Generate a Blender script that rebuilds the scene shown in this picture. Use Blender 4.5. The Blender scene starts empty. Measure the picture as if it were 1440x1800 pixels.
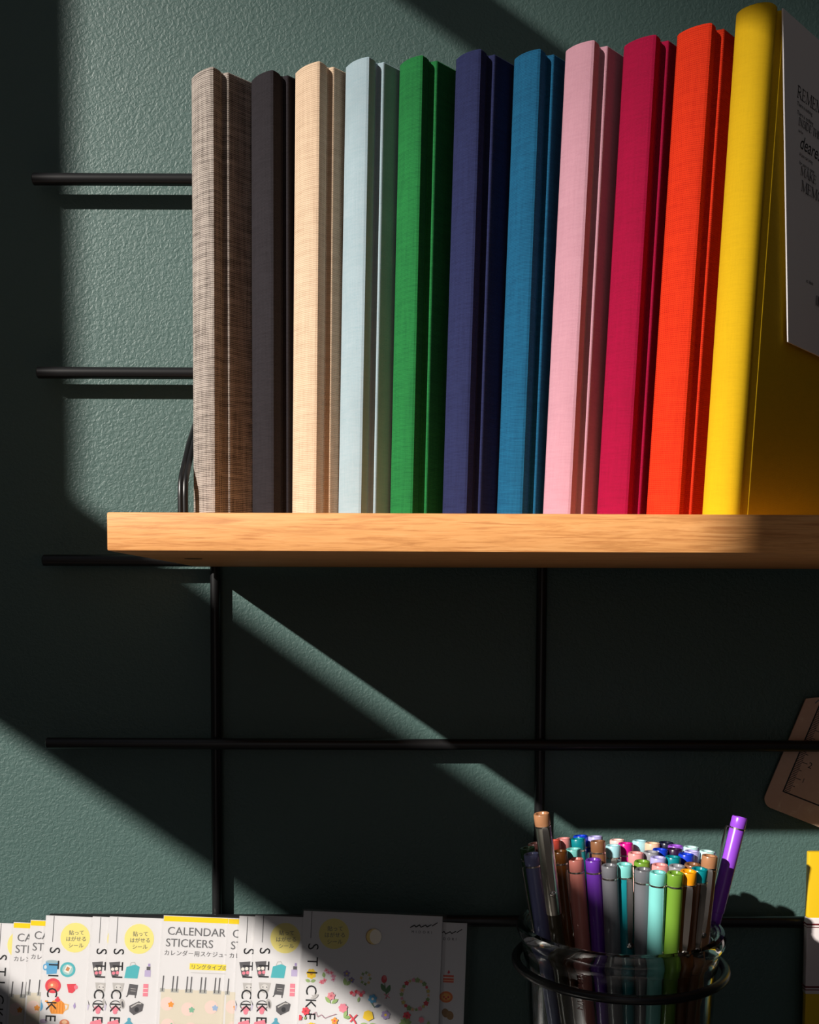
import bpy, bmesh, math, random
from mathutils import Vector, Matrix

# ------------------------------------------------------------------ camera, light, exposure
SC = bpy.context.scene
COL = SC.collection
F_PX, DW, PITCH, ROLL, CX, CY = 1860.0, 0.62, math.radians(3.3), math.radians(0.22), 690.0, 1166.0
FWD = Vector((0, math.cos(PITCH), -math.sin(PITCH)))
_u = Vector((0, math.sin(PITCH), math.cos(PITCH)))
_r = Vector((1, 0, 0))
RGT = _r * math.cos(ROLL) + _u * math.sin(ROLL)
UPV = _u * math.cos(ROLL) - _r * math.sin(ROLL)
EYE = Vector((0, -DW, 0))
cam_d = bpy.data.cameras.new('camera')
cam = bpy.data.objects.new('camera', cam_d)
COL.objects.link(cam)
cam.matrix_world = Matrix(((RGT.x, UPV.x, -FWD.x, EYE.x), (RGT.y, UPV.y, -FWD.y, EYE.y), (RGT.z, UPV.z, -FWD.z, EYE.z), (0, 0, 0, 1)))
cam_d.sensor_fit = 'HORIZONTAL'
cam_d.sensor_width = 36.0
cam_d.lens = 36.0 * F_PX / 1440.0
cam_d.shift_x = (720 - CX) / 1440.0
cam_d.shift_y = (CY - 900) / 1440.0
cam_d.clip_start = 0.01
cam_d.clip_end = 200
SC.camera = cam

SUN_V = Vector((0.2233, 0.200, -0.156))
sun_d = bpy.data.lights.new('sun', 'SUN')
sun_d.energy = 5.9
sun_d.angle = math.radians(0.85)
sun_d.color = (1.0, 0.94, 0.86)
sun = bpy.data.objects.new('sun', sun_d)
COL.objects.link(sun)
sun.rotation_euler = SUN_V.to_track_quat('-Z', 'Y').to_euler()
sun.location = (-2, -2, 2)

world = bpy.data.worlds.new('world')
SC.world = world
world.use_nodes = True
wn, wl = world.node_tree.nodes, world.node_tree.links
wn.clear()
wo = wn.new('ShaderNodeOutputWorld'); wb = wn.new('ShaderNodeBackground')
wt = wn.new('ShaderNodeTexCoord')


def lobe(direction, power, rgb):
    """soft patch of added world light around one direction"""
    d = wn.new('ShaderNodeVectorMath'); d.operation = 'DOT_PRODUCT'
    d.inputs[1].default_value = Vector(direction).normalized()
    wl.new(wt.outputs['Generated'], d.inputs[0])
    m = wn.new('ShaderNodeMath'); m.operation = 'MAXIMUM'; m.inputs[1].default_value = 0.0
    wl.new(d.outputs['Value'], m.inputs[0])
    p = wn.new('ShaderNodeMath'); p.operation = 'POWER'; p.inputs[1].default_value = power
    wl.new(m.outputs[0], p.inputs[0])
    c = wn.new('ShaderNodeVectorMath'); c.operation = 'SCALE'
    c.inputs[0].default_value = rgb
    wl.new(p.outputs[0], c.inputs['Scale'])
    return c.outputs[0]


def vadd(a, b):
    x = wn.new('ShaderNodeVectorMath'); x.operation = 'ADD'
    wl.new(a, x.inputs[0])
    if isinstance(b, tuple):
        x.inputs[1].default_value = b
    else:
        wl.new(b, x.inputs[1])
    return x.outputs[0]


FILL_UP = lobe((-0.45, -0.50, 0.74), 4.0, (0.185, 0.200, 0.230))      # unseen glow added high on the left to lift the shaded wall
FILL_DOWN = lobe((0.02, -0.42, -0.91), 12.0, (0.34, 0.275, 0.235))    # unseen glow added from below to brighten the shelf's underside
FILL_FRONT = lobe((-0.42, -0.90, 0.06), 14.0, (0.53, 0.475, 0.445))   # glow added at left front, lifts shaded packs and highlights on pens
wl.new(vadd(vadd(vadd(FILL_UP, FILL_DOWN), FILL_FRONT), (0.0045, 0.0040, 0.0038)), wb.inputs[0])
wb.inputs[1].default_value = 1.0
wl.new(wb.outputs[0], wo.inputs[0])

SC.view_settings.view_transform = 'Standard'
SC.view_settings.look = 'None'
SC.view_settings.exposure = 0.0
SC.view_settings.gamma = 1.0
SC.view_settings.use_curve_mapping = False


def at(x, y, Y):
    """world point on the vertical plane y = Y that a pixel of the 1440x1800 frame looks at"""
    d = FWD + RGT * ((x - CX) / F_PX) - UPV * ((y - CY) / F_PX)
    return EYE + d * ((Y - EYE.y) / d.y)


def atz(x, y, Z):
    d = FWD + RGT * ((x - CX) / F_PX) - UPV * ((y - CY) / F_PX)
    return EYE + d * ((Z - EYE.z) / d.z)


def atp(x, y, p0, n):
    d = FWD + RGT * ((x - CX) / F_PX) - UPV * ((y - CY) / F_PX)
    return EYE + d * ((p0 - EYE).dot(n) / d.dot(n))


# ------------------------------------------------------------------ helpers
def tag(o, label=None, cat=None, group=None, kind=None):
    for k, v in (('label', label), ('category', cat), ('group', group), ('kind', kind)):
        if v:
            o[k] = v
    return o


def empty(name, mat, label, cat, group=None):
    o = bpy.data.objects.new(name, None)
    COL.objects.link(o)
    o.empty_display_size = 0.01
    o.matrix_world = mat
    return tag(o, label, cat, group)


def link_mesh(name, me, mats, parent=None, smooth=35):
    for m in (mats if isinstance(mats, (list, tuple)) else [mats]):
        me.materials.append(m)
    if smooth:
        for p in me.polygons:
            p.use_smooth = True
        me.set_sharp_from_angle(angle=math.radians(smooth))
    o = bpy.data.objects.new(name, me)
    COL.objects.link(o)
    if parent:
        o.parent = parent
    return o


def bm_obj(name, bm, mats, parent=None, smooth=35):
    bmesh.ops.recalc_face_normals(bm, faces=bm.faces[:])
    me = bpy.data.meshes.new(name)
    bm.to_mesh(me)
    bm.free()
    return link_mesh(name, me, mats, parent, smooth)


def add_box(bm, lo, hi, bev=0.0, mi=0):
    r = bmesh.ops.create_cube(bm, size=1.0)
    c = [(a + b) / 2 for a, b in zip(lo, hi)]
    s = [b - a for a, b in zip(lo, hi)]
    for v in r['verts']:
        v.co = Vector((c[0] + v.co.x * s[0], c[1] + v.co.y * s[1], c[2] + v.co.z * s[2]))
    es = list({e for v in r['verts'] for e in v.link_edges})
    fs = set(f for v in r['verts'] for f in v.link_faces)
    if bev > 0:
        q = bmesh.ops.bevel(bm, geom=es, offset=bev, segments=2, profile=0.5, affect='EDGES')
        fs |= set(q['faces'])
    for f in fs:
        if f.is_valid:
            f.material_index = mi


def add_tube(bm, pts, r, seg=16, mi=0, closed=False, cap_bev=0.0):
    """round bar through pts; r may be a list"""
    pts = [Vector(p) for p in pts]
    n = len(pts)
    rr = r if isinstance(r, (list, tuple)) else [r] * n
    if cap_bev and not closed:
        d0 = (pts[0] - pts[1]).normalized(); d1 = (pts[-1] - pts[-2]).normalized()
        pts = [pts[0], pts[0] - d0 * cap_bev] + pts[1:-1] + [pts[-1] - d1 * cap_bev, pts[-1]]
        rr = [rr[0] - cap_bev, rr[0]] + list(rr[1:-1]) + [rr[-1], rr[-1] - cap_bev]
        n = len(pts)
    rings = []
    prev = None
    for i, p in enumerate(pts):
        if closed:
            t = (pts[(i + 1) % n] - pts[i - 1]).normalized()
        else:
            t = (pts[min(i + 1, n - 1)] - pts[max(i - 1, 0)]).normalized()
        if prev is None:
            ref = Vector((0, 0, 1)) if abs(t.z) < 0.9 else Vector((1, 0, 0))
            a = t.cross(ref).normalized()
        else:
            a = (prev - t * prev.dot(t)).normalized()
        prev = a
        b = t.cross(a)
        rings.append([bm.verts.new(p + (a * math.cos(q) + b * math.sin(q)) * rr[i]) for q in [2 * math.pi * k / seg for k in range(seg)]])
    m = n if closed else n - 1
    for i in range(m):
        A, B = rings[i], rings[(i + 1) % n]
        for k in range(seg):
            f = bm.faces.new((A[k], A[(k + 1) % seg], B[(k + 1) % seg], B[k]))
            f.material_index = mi
    if not closed:
        bm.faces.new(rings[0][::-1]).material_index = mi
        bm.faces.new(rings[-1]).material_index = mi


def add_lathe(bm, prof, seg=24, closed=True, mi=0):
    """profile of (r, z) turned round z; r = 0 ends are closed to a point"""
    rings = []
    for r, z in prof:
        if r <= 1e-9:
            rings.append([bm.verts.new((0, 0, z))])
        else:
            rings.append([bm.verts.new((r * math.cos(2 * math.pi * k / seg), r * math.sin(2 * math.pi * k / seg), z)) for k in range(seg)])
    for A, B in zip(rings[:-1], rings[1:]):
        for k in range(seg):
            k2 = (k + 1) % seg
            if len(A) == 1 and len(B) == 1:
                continue
            if len(A) == 1:
                f = bm.faces.new((A[0], B[k2], B[k]))
            elif len(B) == 1:
                f = bm.faces.new((A[k], A[k2], B[0]))
            else:
                f = bm.faces.new((A[k], A[k2], B[k2], B[k]))
            f.material_index = mi


def add_prism(bm, pts, z0, z1, c=0.0):
    """polygon (x, y) pulled from z0 to z1 with a small chamfer at both ends"""
    n = len(pts)
    P = [Vector((p[0], p[1])) for p in pts]
    area = sum(P[i].x * P[(i + 1) % n].y - P[(i + 1) % n].x * P[i].y for i in range(n))
    sg = 1 if area > 0 else -1
    ins = []
    for i in range(n):
        d0 = (P[i] - P[i - 1]).normalized(); d1 = (P[(i + 1) % n] - P[i]).normalized()
        n0 = Vector((-d0.y, d0.x)) * sg; n1 = Vector((-d1.y, d1.x)) * sg
        m = n0 + n1
        if m.length < 1e-4:
            m = n0
        m.normalize()
        ins.append(P[i] + m * c)
    lay = [(ins, z0), (P, z0 + c), (P, z1 - c), (ins, z1)] if c else [(P, z0), (P, z1)]
    rings = [[bm.verts.new((p.x, p.y, z)) for p in q] for q, z in lay]
    for A, B in zip(rings[:-1], rings[1:]):
        for k in range(n):
            bm.faces.new((A[k], A[(k + 1) % n], B[(k + 1) % n], B[k]))
    bm.faces.new(rings[0][::-1]); bm.faces.new(rings[-1])


# ------------------------------------------------------------------ materials
class NT:
    def __init__(self, name):
        self.m = bpy.data.materials.new(name)
        self.m.use_nodes = True
        self.t = self.m.node_tree
        self.b = self.t.nodes['Principled BSDF']
        self.out = self.t.nodes['Material Output']

    def n(self, kind, **kw):
        x = self.t.nodes.new('ShaderNode' + kind)
        for k, v in kw.items():
            setattr(x, k, v)
        return x

    def l(self, a, b):
        self.t.links.new(a, b)

    def math(self, op, a, b=None):
        x = self.n('Math', operation=op)
        for i, v in enumerate((a, b)):
            if v is None:
                continue
            if isinstance(v, (int, float)):
                x.inputs[i].default_value = v
            else:
                self.l(v, x.inputs[i])
        return x.outputs[0]

    def mix(self, fac, a, b, blend='MIX'):
        x = self.n('Mix', data_type='RGBA', blend_type=blend)
        for i, v in ((0, fac), (6, a), (7, b)):
            if isinstance(v, (int, float)):
                x.inputs[i].default_value = v
            elif isinstance(v, (tuple, list)):
                x.inputs[i].default_value = (*v, 1)
            else:
                self.l(v, x.inputs[i])
        return x.outputs[2]

    def ramp(self, fac, stops):
        x = self.n('ValToRGB')
        e = x.color_ramp.elements
        while len(e) < len(stops):
            e.new(0.5)
        for q, (p, c) in zip(e, stops):
            q.position = p
            q.color = (c, c, c, 1) if isinstance(c, (int, float)) else (*c, 1)
        self.l(fac, x.inputs[0])
        return x.outputs[0]

    def noise(self, vec, scale, detail=3, rough=0.5, dist=0.0):
        x = self.n('TexNoise')
        x.inputs['Scale'].default_value = scale
        x.inputs['Detail'].default_value = detail
        x.inputs['Roughness'].default_value = rough
        x.inputs['Distortion'].default_value = dist
        self.l(vec, x.inputs['Vector'])
        return x.outputs[0]

    def obj(self):
        return self.n('TexCoord').outputs['Object']

    def bump(self, h, strength, dist):
        x = self.n('Bump')
        x.inputs['Strength'].default_value = strength
        x.inputs['Distance'].default_value = dist
        self.l(h, x.inputs['Height'])
        self.l(x.outputs[0], self.b.inputs['Normal'])

    def set(self, **kw):
        for k, v in kw.items():
            i = self.b.inputs[k.replace('_', ' ')]
            i.default_value = (*v, 1) if isinstance(v, (tuple, list)) else v
        return self


def plain(name, col, rough=0.6, metal=0.0, spec=0.5, vary=0.06):
    """solid colour with a slight procedural unevenness"""
    s = NT(name)
    co = s.obj()
    nz = s.noise(co, 260.0, 2)
    s.l(s.mix(s.math('MULTIPLY', nz, vary * 2), col, tuple(c * 0.8 for c in col)), s.b.inputs['Base Color'])
    s.set(Roughness=rough, Metallic=metal, Specular_IOR_Level=spec)
    return s.m


def wall_paint(name):
    s = NT(name)
    co = s.obj()
    big = s.noise(co, 6.0, 3)
    s.l(s.mix(big, (0.064, 0.122, 0.112), (0.079, 0.143, 0.131)), s.b.inputs['Base Color'])
    a = s.noise(co, 450.0, 2, 0.5, 0.8)
    b = s.noise(co, 800.0, 2, 0.5, 0.3)
    h = s.math('ADD', s.ramp(a, [(0.36, 0.0), (0.64, 1.0)]), s.math('MULTIPLY', b, 0.35))
    s.bump(h, 0.26, 0.0007)
    s.set(Roughness=0.50, Specular_IOR_Level=0.55)
    return s.m


def oak(name):
    s = NT(name)
    co = s.obj()
    mp = s.n('Mapping')
    mp.inputs['Scale'].default_value = (5.0, 60.0, 60.0)
    s.l(co, mp.inputs['Vector'])
    g = s.noise(mp.outputs[0], 6.0, 6, 0.6, 1.1)
    mp2 = s.n('Mapping')
    mp2.inputs['Scale'].default_value = (16.0, 420.0, 420.0)
    s.l(co, mp2.inputs['Vector'])
    fine = s.noise(mp2.outputs[0], 3.0, 4, 0.6, 0.2)
    grain = s.ramp(g, [(0.30, (0.58, 0.245, 0.075)), (0.50, (0.80, 0.37, 0.125)), (0.72, (0.88, 0.44, 0.165))])
    pores = s.ramp(fine, [(0.34, 0.0), (0.48, 1.0)])
    s.l(s.mix(pores, (0.60, 0.245, 0.075), grain), s.b.inputs['Base Color'])
    s.bump(s.math('ADD', g, s.math('MULTIPLY', fine, 0.6)), 0.25, 0.0004)
    s.set(Roughness=0.55, Specular_IOR_Level=0.35)
    return s.m


def cloth(name, col, gap, period, contrast=0.5, mottled=0.12, bump=0.5, hvar=1.0, sheen=0.0):
    """woven book cloth: threads both ways, the gap colour between them"""
    s = NT(name)
    co = s.obj()
    sep = s.n('SeparateXYZ'); s.l(co, sep.inputs[0])
    wob = s.noise(co, 90.0, 2)
    wob2 = s.math('MULTIPLY', s.math('SUBTRACT', wob, 0.5), period * 1.0)
    u = s.math('ADD', s.math('ADD', sep.outputs[0], sep.outputs[1]), wob2)
    v = s.math('ADD', sep.outputs[2], wob2)
    k = 2 * math.pi / period
    su = s.math('ADD', s.math('MULTIPLY', s.math('SINE', s.math('MULTIPLY', u, k)), 0.5), 0.5)
    sv = s.math('ADD', s.math('MULTIPLY', s.math('SINE', s.math('MULTIPLY', v, k)), 0.5), 0.5)
    # horizontal threads (sv) lead, vertical ones are weaker on faces where the photo shows ribs
    w = s.math('MAXIMUM', s.math('MULTIPLY', sv, hvar), s.math('MULTIPLY', su, 0.85))
    nz = s.noise(co, 1400.0, 2)
    mh = s.n('Mapping'); mh.inputs['Scale'].default_value = (0.10, 0.10, 1.0); s.l(co, mh.inputs['Vector'])
    mv = s.n('Mapping'); mv.inputs['Scale'].default_value = (1.0, 1.0, 0.06); s.l(co, mv.inputs['Vector'])
    slub = s.math('ADD', s.noise(mh.outputs[0], 0.55 / period, 2), s.math('MULTIPLY', s.noise(mv.outputs[0], 0.55 / period, 2), 0.8))   # uneven yarn
    slub = s.math('MULTIPLY', s.math('SUBTRACT', slub, 0.9), 1.1)
    mot = s.noise(co, 45.0, 4, 0.6)
    fac = s.math('MULTIPLY', s.math('ADD', s.math('ADD', s.math('SUBTRACT', 1.0, w), slub), s.math('MULTIPLY', s.math('SUBTRACT', nz, 0.5), 0.5)), contrast)
    x = s.n('Clamp'); s.l(fac, x.inputs[0])
    base = s.mix(s.math('MULTIPLY', mot, mottled * 2), col, tuple(c * 0.62 for c in col))
    s.l(s.mix(x.outputs[0], base, gap), s.b.inputs['Base Color'])
    s.bump(s.math('ADD', w, s.math('MULTIPLY', nz, 0.5)), bump, 0.00022)
    s.set(Roughness=0.88, Specular_IOR_Level=0.18)
    if sheen:
        s.set(Sheen_Weight=sheen, Sheen_Roughness=0.5)
    return s.m


def film(name):
    s = NT(name)
    g = s.n('BsdfGlossy'); g.inputs['Roughness'].default_value = 0.12
    tr = s.n('BsdfTransparent'); tr.inputs[0].default_value = (0.97, 0.97, 0.97, 1)
    fr = s.n('Fresnel'); fr.inputs[0].default_value = 1.22
    mx = s.n('MixShader')
    s.l(fr.outputs[0], mx.inputs[0]); s.l(tr.outputs[0], mx.inputs[1]); s.l(g.outputs[0], mx.inputs[2])
    s.l(mx.outputs[0], s.out.inputs['Surface'])
    return s.m


def glass(name):
    s = NT(name)
    co = s.obj()
    nz = s.noise(co, 55.0, 2)
    s.bump(nz, 0.12, 0.001)
    s.set(Base_Color=(0.93, 0.965, 0.95), Roughness=0.02, Transmission_Weight=1.0, IOR=1.48)
    return s.m


M_WALL = wall_paint('green_wall_paint')
M_WHITEWALL = plain('plaster', (0.72, 0.71, 0.69), 0.8)
M_OAK = oak('oak')
M_BLACK = plain('black_metal', (0.010, 0.010, 0.011), 0.34, 0.0, 0.55)
M_DARK = plain('recess_shade', (0.012, 0.006, 0.003), 0.9)
M_PAGES = plain('page_paper', (0.72, 0.66, 0.54), 0.9)
M_CARD = plain('white_card', (0.80, 0.785, 0.80), 0.65, 0, 0.3, 0.02)
M_INK = plain('black_ink', (0.018, 0.018, 0.022), 0.7)
M_GREYINK = plain('grey_ink', (0.16, 0.16, 0.17), 0.7)
M_FILM = film('clear_film')
M_CHROME = plain('chrome', (0.72, 0.68, 0.63), 0.26, 1.0)
M_GLASS = glass('jar_glass')

# ------------------------------------------------------------------ the room
bm = bmesh.new(); add_box(bm, (-0.82, 0.0, -0.95), (1.7, 0.08, 2.1))
tag(bm_obj('wall_back', bm, M_WALL, None, 0), kind='structure')

WX0, WX1 = -0.81, -0.80
YN, YF = -0.5535, -1.042
bm = bmesh.new()


def lw(y0, y1, z0, z1):
    add_box(bm, (WX0, min(y0, y1), z0), (WX1, max(y0, y1), z1))


LOW0, LOW1, UP0, UP1, TOP0, TOP1 = 0.185, 0.329, 0.4905, 0.902, 0.935, 1.35
lw(0.0, -0.36, -0.95, 2.1)                    # pier next to the green wall
lw(-0.36, YN, -0.95, LOW0); lw(-0.36, YN, LOW1, 2.1)
lw(YN, YF, -0.95, LOW0); lw(YN, YF, LOW1, UP0); lw(YN, YF, UP1, TOP0); lw(YN, YF, TOP1, 2.1)
lw(YF, -3.0, -0.95, 2.1)
tag(bm_obj('wall_left', bm, M_WHITEWALL, None, 0), kind='structure')
bm = bmesh.new(); add_box(bm, (-18.0, -34.0, 12.91), (-16.0, 12.0, 15.6))
tag(bm_obj('sun_blocker_1', bm, M_WHITEWALL, None, 0), kind='structure')   # slab added out of view to dim the sun towards the top

# ------------------------------------------------------------------ wall grid
HZ = (0.2366, 0.1294, 0.0233, -0.0822, -0.1858)
HX0 = (-0.2031, -0.2022, -0.2006, -0.2002, -0.2000)
BR, BY, VY = 0.0033, -0.0108, -0.0043
grid = empty('wall_grid', Matrix.Translation((0, 0, 0)), 'black round-bar metal grid mounted on the green wall', 'wall grid')
for z, x0 in zip(HZ, HX0):
    bm = bmesh.new(); add_tube(bm, [(x0, BY, z), (0.1, BY, z), (0.42, BY, z)], BR, 20, cap_bev=0.0005)
    bm_obj('horizontal_bar', bm, M_BLACK, grid)
for x in (-0.1030, 0.0866, 0.2763):
    bm = bmesh.new(); add_tube(bm, [(x, VY, HZ[0]), (x, VY, 0), (x, VY, -0.42)], 0.0030, 20, cap_bev=0.0005)
    bm_obj('vertical_bar', bm, M_BLACK, grid)

# ------------------------------------------------------------------ shelves
SB, ST, SXL = 0.0199, 0.0351, -0.1130


def shelf(zb, zt, x0, x1, label, mat=None):
    root = empty('wooden_shelf', Matrix.Translation((x0, -0.0155, zt)), label, 'shelf')
    bm = bmesh.new(); add_box(bm, (0, -0.1845, zb - zt), (x1 - x0, 0, 0), 0.0007)
    bm_obj('board', bm, mat or M_OAK, root)
    return root


sh = shelf(SB, ST, SXL, 0.44, 'thick oak shelf board carrying the row of coloured books')
p = atz(340, 982, SB)
bm = bmesh.new()
add_prism(bm, [(0.0042 * math.cos(a), 0.0036 * math.sin(a)) for a in [k * math.pi / 10 for k in range(20)]], -0.0001, 0.0001)  # flat oval, its dark colour stands for the shade inside the slot
o = bm_obj('slot_shade', bm, M_DARK, sh, 0); o.location = (p.x - SXL, p.y + 0.0155, SB - ST - 0.00005)
bm = bmesh.new()
for dx in (-0.1000, -0.0979):
    add_tube(bm, [(dx, -0.118, ST), (dx, -0.1183, ST + 0.014), (dx, -0.1176, ST + 0.0205), (dx, -0.1150, ST + 0.0245),
                  (dx, -0.0965, ST + 0.0420), (dx, -0.030, ST + 0.0905), (dx, -0.0160, ST + 0.0943)], 0.00145, 12)
for v in bm.verts:
    v.co -= Vector((SXL, -0.0155, ST))
o = bm_obj('wire_support', bm, M_BLACK, sh); o['label'] = 'bent black wire support'
LS = -0.2790
shelf(LS - 0.0153, LS, -0.36, 0.44, 'black board under the sticker packs and glass jar', M_BLACK)

# ------------------------------------------------------------------ books
ALPHA = math.radians(45)
BN = Vector((math.cos(ALPHA), -math.sin(ALPHA), 0)); BB = Vector((math.sin(ALPHA), math.cos(ALPHA), 0)); BZ = Vector((0, 0, 1))
BOOKS = [  # x, y of the spine's foot (mm), lean (deg), spine width, look, label
    (-96.0, -108.3, 0.17, 17.2, ((0.49, 0.425, 0.38), (0.045, 0.034, 0.028), 0.00085, 1.15, 0.10, 0.8, 1.0, 0.0), 'grey-brown coarse woven linen book at the left end of the row'),
    (-68.0, -106.5, 0.11, 16.2, ((0.029, 0.025, 0.030), (0.009, 0.0075, 0.009), 0.00050, 0.7, 0.25, 0.5, 1.0, 0.0), 'charcoal black cloth book between the grey-brown and cream books'),
    (-48.4, -112.1, 0.79, 17.2, ((0.74, 0.55, 0.39), (0.24, 0.145, 0.085), 0.00085, 0.52, 0.06, 0.6, 1.0, 0.0), 'cream beige linen book beside the pale blue one'),
    (-26.2, -116.0, 1.36, 15.5, ((0.42, 0.53, 0.59), (0.20, 0.34, 0.40), 0.00050, 0.45, 0.40, 0.35, 0.9, 0.0), 'pale ice-blue cloth book on the oak shelf'),
    (-1.7, -117.9, 1.47, 14.5, ((0.020, 0.225, 0.055), (0.004, 0.075, 0.024), 0.00060, 0.7, 0.45, 0.5, 1.0, 0.0), 'bright green cloth book on the oak shelf'),
    (22.7, -122.3, 1.85, 14.8, ((0.024, 0.031, 0.105), (0.009, 0.010, 0.04), 0.00055, 0.7, 0.25, 0.5, 1.0, 0.0), 'dark navy cloth book right of the green one'),
    (48.2, -121.8, 2.16, 14.8, ((0.010, 0.120, 0.245), (0.003, 0.042, 0.105), 0.00065, 0.75, 0.20, 0.55, 1.0, 0.0), 'teal blue cloth book between navy and pink books'),
    (68.9, -127.7, 2.68, 15.3, ((0.63, 0.33, 0.41), (0.42, 0.19, 0.25), 0.00050, 0.5, 0.25, 0.35, 0.9, 0.0), 'pale pink cloth book on the oak shelf'),
    (93.2, -131.1, 2.96, 16.2, ((0.40, 0.0025, 0.048), (0.17, 0.002, 0.02), 0.00052, 0.5, 0.25, 0.45, 0.9, 0.0), 'magenta crimson cloth book between pink and orange-red books'),
    (113.8, -140.1, 3.12, 16.4, ((0.80, 0.040, 0.008), (0.44, 0.008, 0.002), 0.00085, 0.6, 0.20, 0.6, 1.0, 0.0), 'vivid orange-red ribbed cloth book beside the yellow one'),
    (134.6, -155.3, 3.00, 16.6, ((0.74, 0.46, 0.008), (0.50, 0.28, 0.005), 0.00034, 0.35, 0.10, 0.25, 0.9, 0.0), 'yellow cloth book with rounded spine at the right end of the row'),
]
BH = 0.2095
GROUP_BOOKS = 'cloth-bound books in a slanted row on the oak shelf'


def book(i):
    x, y, lean, t, look, label = BOOKS[i]
    t /= 1000
    yellow = i == 10
    if i < 10:
        st = (Vector((BOOKS[i + 1][0] - x, BOOKS[i + 1][1] - y, 0)) / 1000).dot(BN)
    else:
        st = t + 0.0011
    w = min(0.0016, max(0.0004, st - t - 0.0004))          # the front board stands proud of the spine
    be = math.radians(lean)
    A = BN * math.cos(be) - BZ * math.sin(be)
    U = BZ * math.cos(be) + BN * math.sin(be)
    z0 = ST + (t + w) * math.sin(be) + 0.0001
    mat = Matrix(((A.x, BB.x, U.x, x / 1000), (A.y, BB.y, U.y, y / 1000), (A.z, BB.z, U.z, z0), (0, 0, 0, 1)))
    root = empty('clothbound_book', mat, label, 'book', GROUP_BOOKS)
    m = cloth('cloth_' + str(i), *look)
    dep = 0.140 if yellow else 0.122
    hb = 0.0042 if yellow else 0.0017
    N = 18
    outer = [(0.0016, 0.0064), (0.0004, 0.0044), (0.0, 0.0024)]
    for k in range(N + 1):
        s = k / N
        if yellow:
            a, b = t / 2 - t / 2 * math.cos(math.pi * s), 0.0024 - (hb + 0.0024) * math.sin(math.pi * s) ** 0.8
        else:
            a = t * s
            q = 1 - abs(2 * s - 1)
            b = 0.0004 * max(0, 1 - q * 9) ** 2 - hb * (1 - (2 * s - 1) ** 2)
        outer.append((a, b))
    outer += [(t, 0.0024), (t - 0.0004, 0.0044), (t - 0.0016, 0.0064)]
    inner = [(t - 0.0030, 0.0064), (t - 0.0022, 0.0036), (0.0022, 0.0036), (0.0030, 0.0064)]
    bm = bmesh.new(); add_prism(bm, outer + inner, 0, BH, 0.0006)
    bm_obj('spine', bm, m, root, 40 if yellow else 16)
    T = t + w
    prof = [(t - 0.0016, 0.0064), (t - 0.0014, 0.0072), (t - 0.0002, 0.0076), (T - 0.0004, 0.0079), (T - 0.0001, 0.0083), (T, 0.0090), (T, dep - 0.0005), (T - 0.0005, dep),
            (T - 0.0024, dep), (T - 0.0026, 0.0097), (t - 0.0030, 0.0084), (t - 0.0030, 0.0064)]
    bm = bmesh.new(); add_prism(bm, prof, 0, BH, 0.0006)
    bm_obj('front_cover', bm, m, root, 18)
    back = [(0.0016, 0.0064), (0.0012, 0.0074), (0.0003, 0.0080), (0.0, 0.0090), (0.0, dep - 0.0005), (0.0005, dep), (0.0024, dep), (0.0024, 0.0097), (0.0030, 0.0080), (0.0030, 0.0064)]
    bm = bmesh.new(); add_prism(bm, back, 0, BH, 0.0006)
    bm_obj('back_cover', bm, m, root, 18)
    bm = bmesh.new(); add_box(bm, (0.0026, 0.0090, 0.003), (T - 0.0028, dep - 0.003, BH - 0.003))
    bm_obj('page_block', bm, M_PAGES, root, 0)
    return mat, T


for i in range(11):
    YB, YT = book(i)


# ------------------------------------------------------------------ flat print drawing (local x right, z up, facing -y)
class Print:
    def __init__(self):
        self.bm = bmesh.new(); self.mats = []; self.lv = 0

    def mi(self, m):
        if m not in self.mats:
            self.mats.append(m)
        return self.mats.index(m)

    def poly(self, pts, m, h=0.00004):
        self.lv += 1
        y1 = -h - self.lv * 0.0000015
        vs = [self.bm.verts.new((x, y1, z)) for x, z in pts]
        try:
            f = self.bm.faces.new(vs); f.material_index = self.mi(m)
        except ValueError:
            pass

    def ell(self, cx, cz, rx, rz, m, a=0.0, n=24, t0=0, t1=2 * math.pi):
        q = []
        full = abs(t1 - t0 - 2 * math.pi) < 1e-6
        for k in range(n if full else n + 1):
            th = t0 + (t1 - t0) * k / n
            x, z = rx * math.cos(th), rz * math.sin(th)
            q.append((cx + x * math.cos(a) - z * math.sin(a), cz + x * math.sin(a) + z * math.cos(a)))
        self.poly(q, m)

    def line(self, pts, w, m, closed=False):
        n = len(pts)
        for i in range(n if closed else n - 1):
            a, b = Vector(pts[i]), Vector(pts[(i + 1) % n])
            d = b - a
            if d.length < 1e-9:
                continue
            d.normalize(); s = Vector((-d.y, d.x)) * w / 2
            a, b = a - d * w * 0.3, b + d * w * 0.3
            self.poly([tuple(a + s), tuple(a - s), tuple(b - s), tuple(b + s)], m)

    def rect(self, cx, cz, w, h, m, a=0.0):
        ca, sa = math.cos(a), math.sin(a)
        self.poly([(cx + x * ca - z * sa, cz + x * sa + z * ca) for x, z in ((-w / 2, -h / 2), (w / 2, -h / 2), (w / 2, h / 2), (-w / 2, h / 2))], m)

    def build(self, name, parent):
        me = bpy.data.meshes.new(name)
        for f in self.bm.faces:
            if f.normal.y > 0:
                f.normal_flip()
        self.bm.normal_update()
        for f in self.bm.faces:
            if f.normal.y > 0:
                f.normal_flip()
        self.bm.to_mesh(me); self.bm.free()
        return link_mesh(name, me, self.mats, parent, 0)


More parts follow.
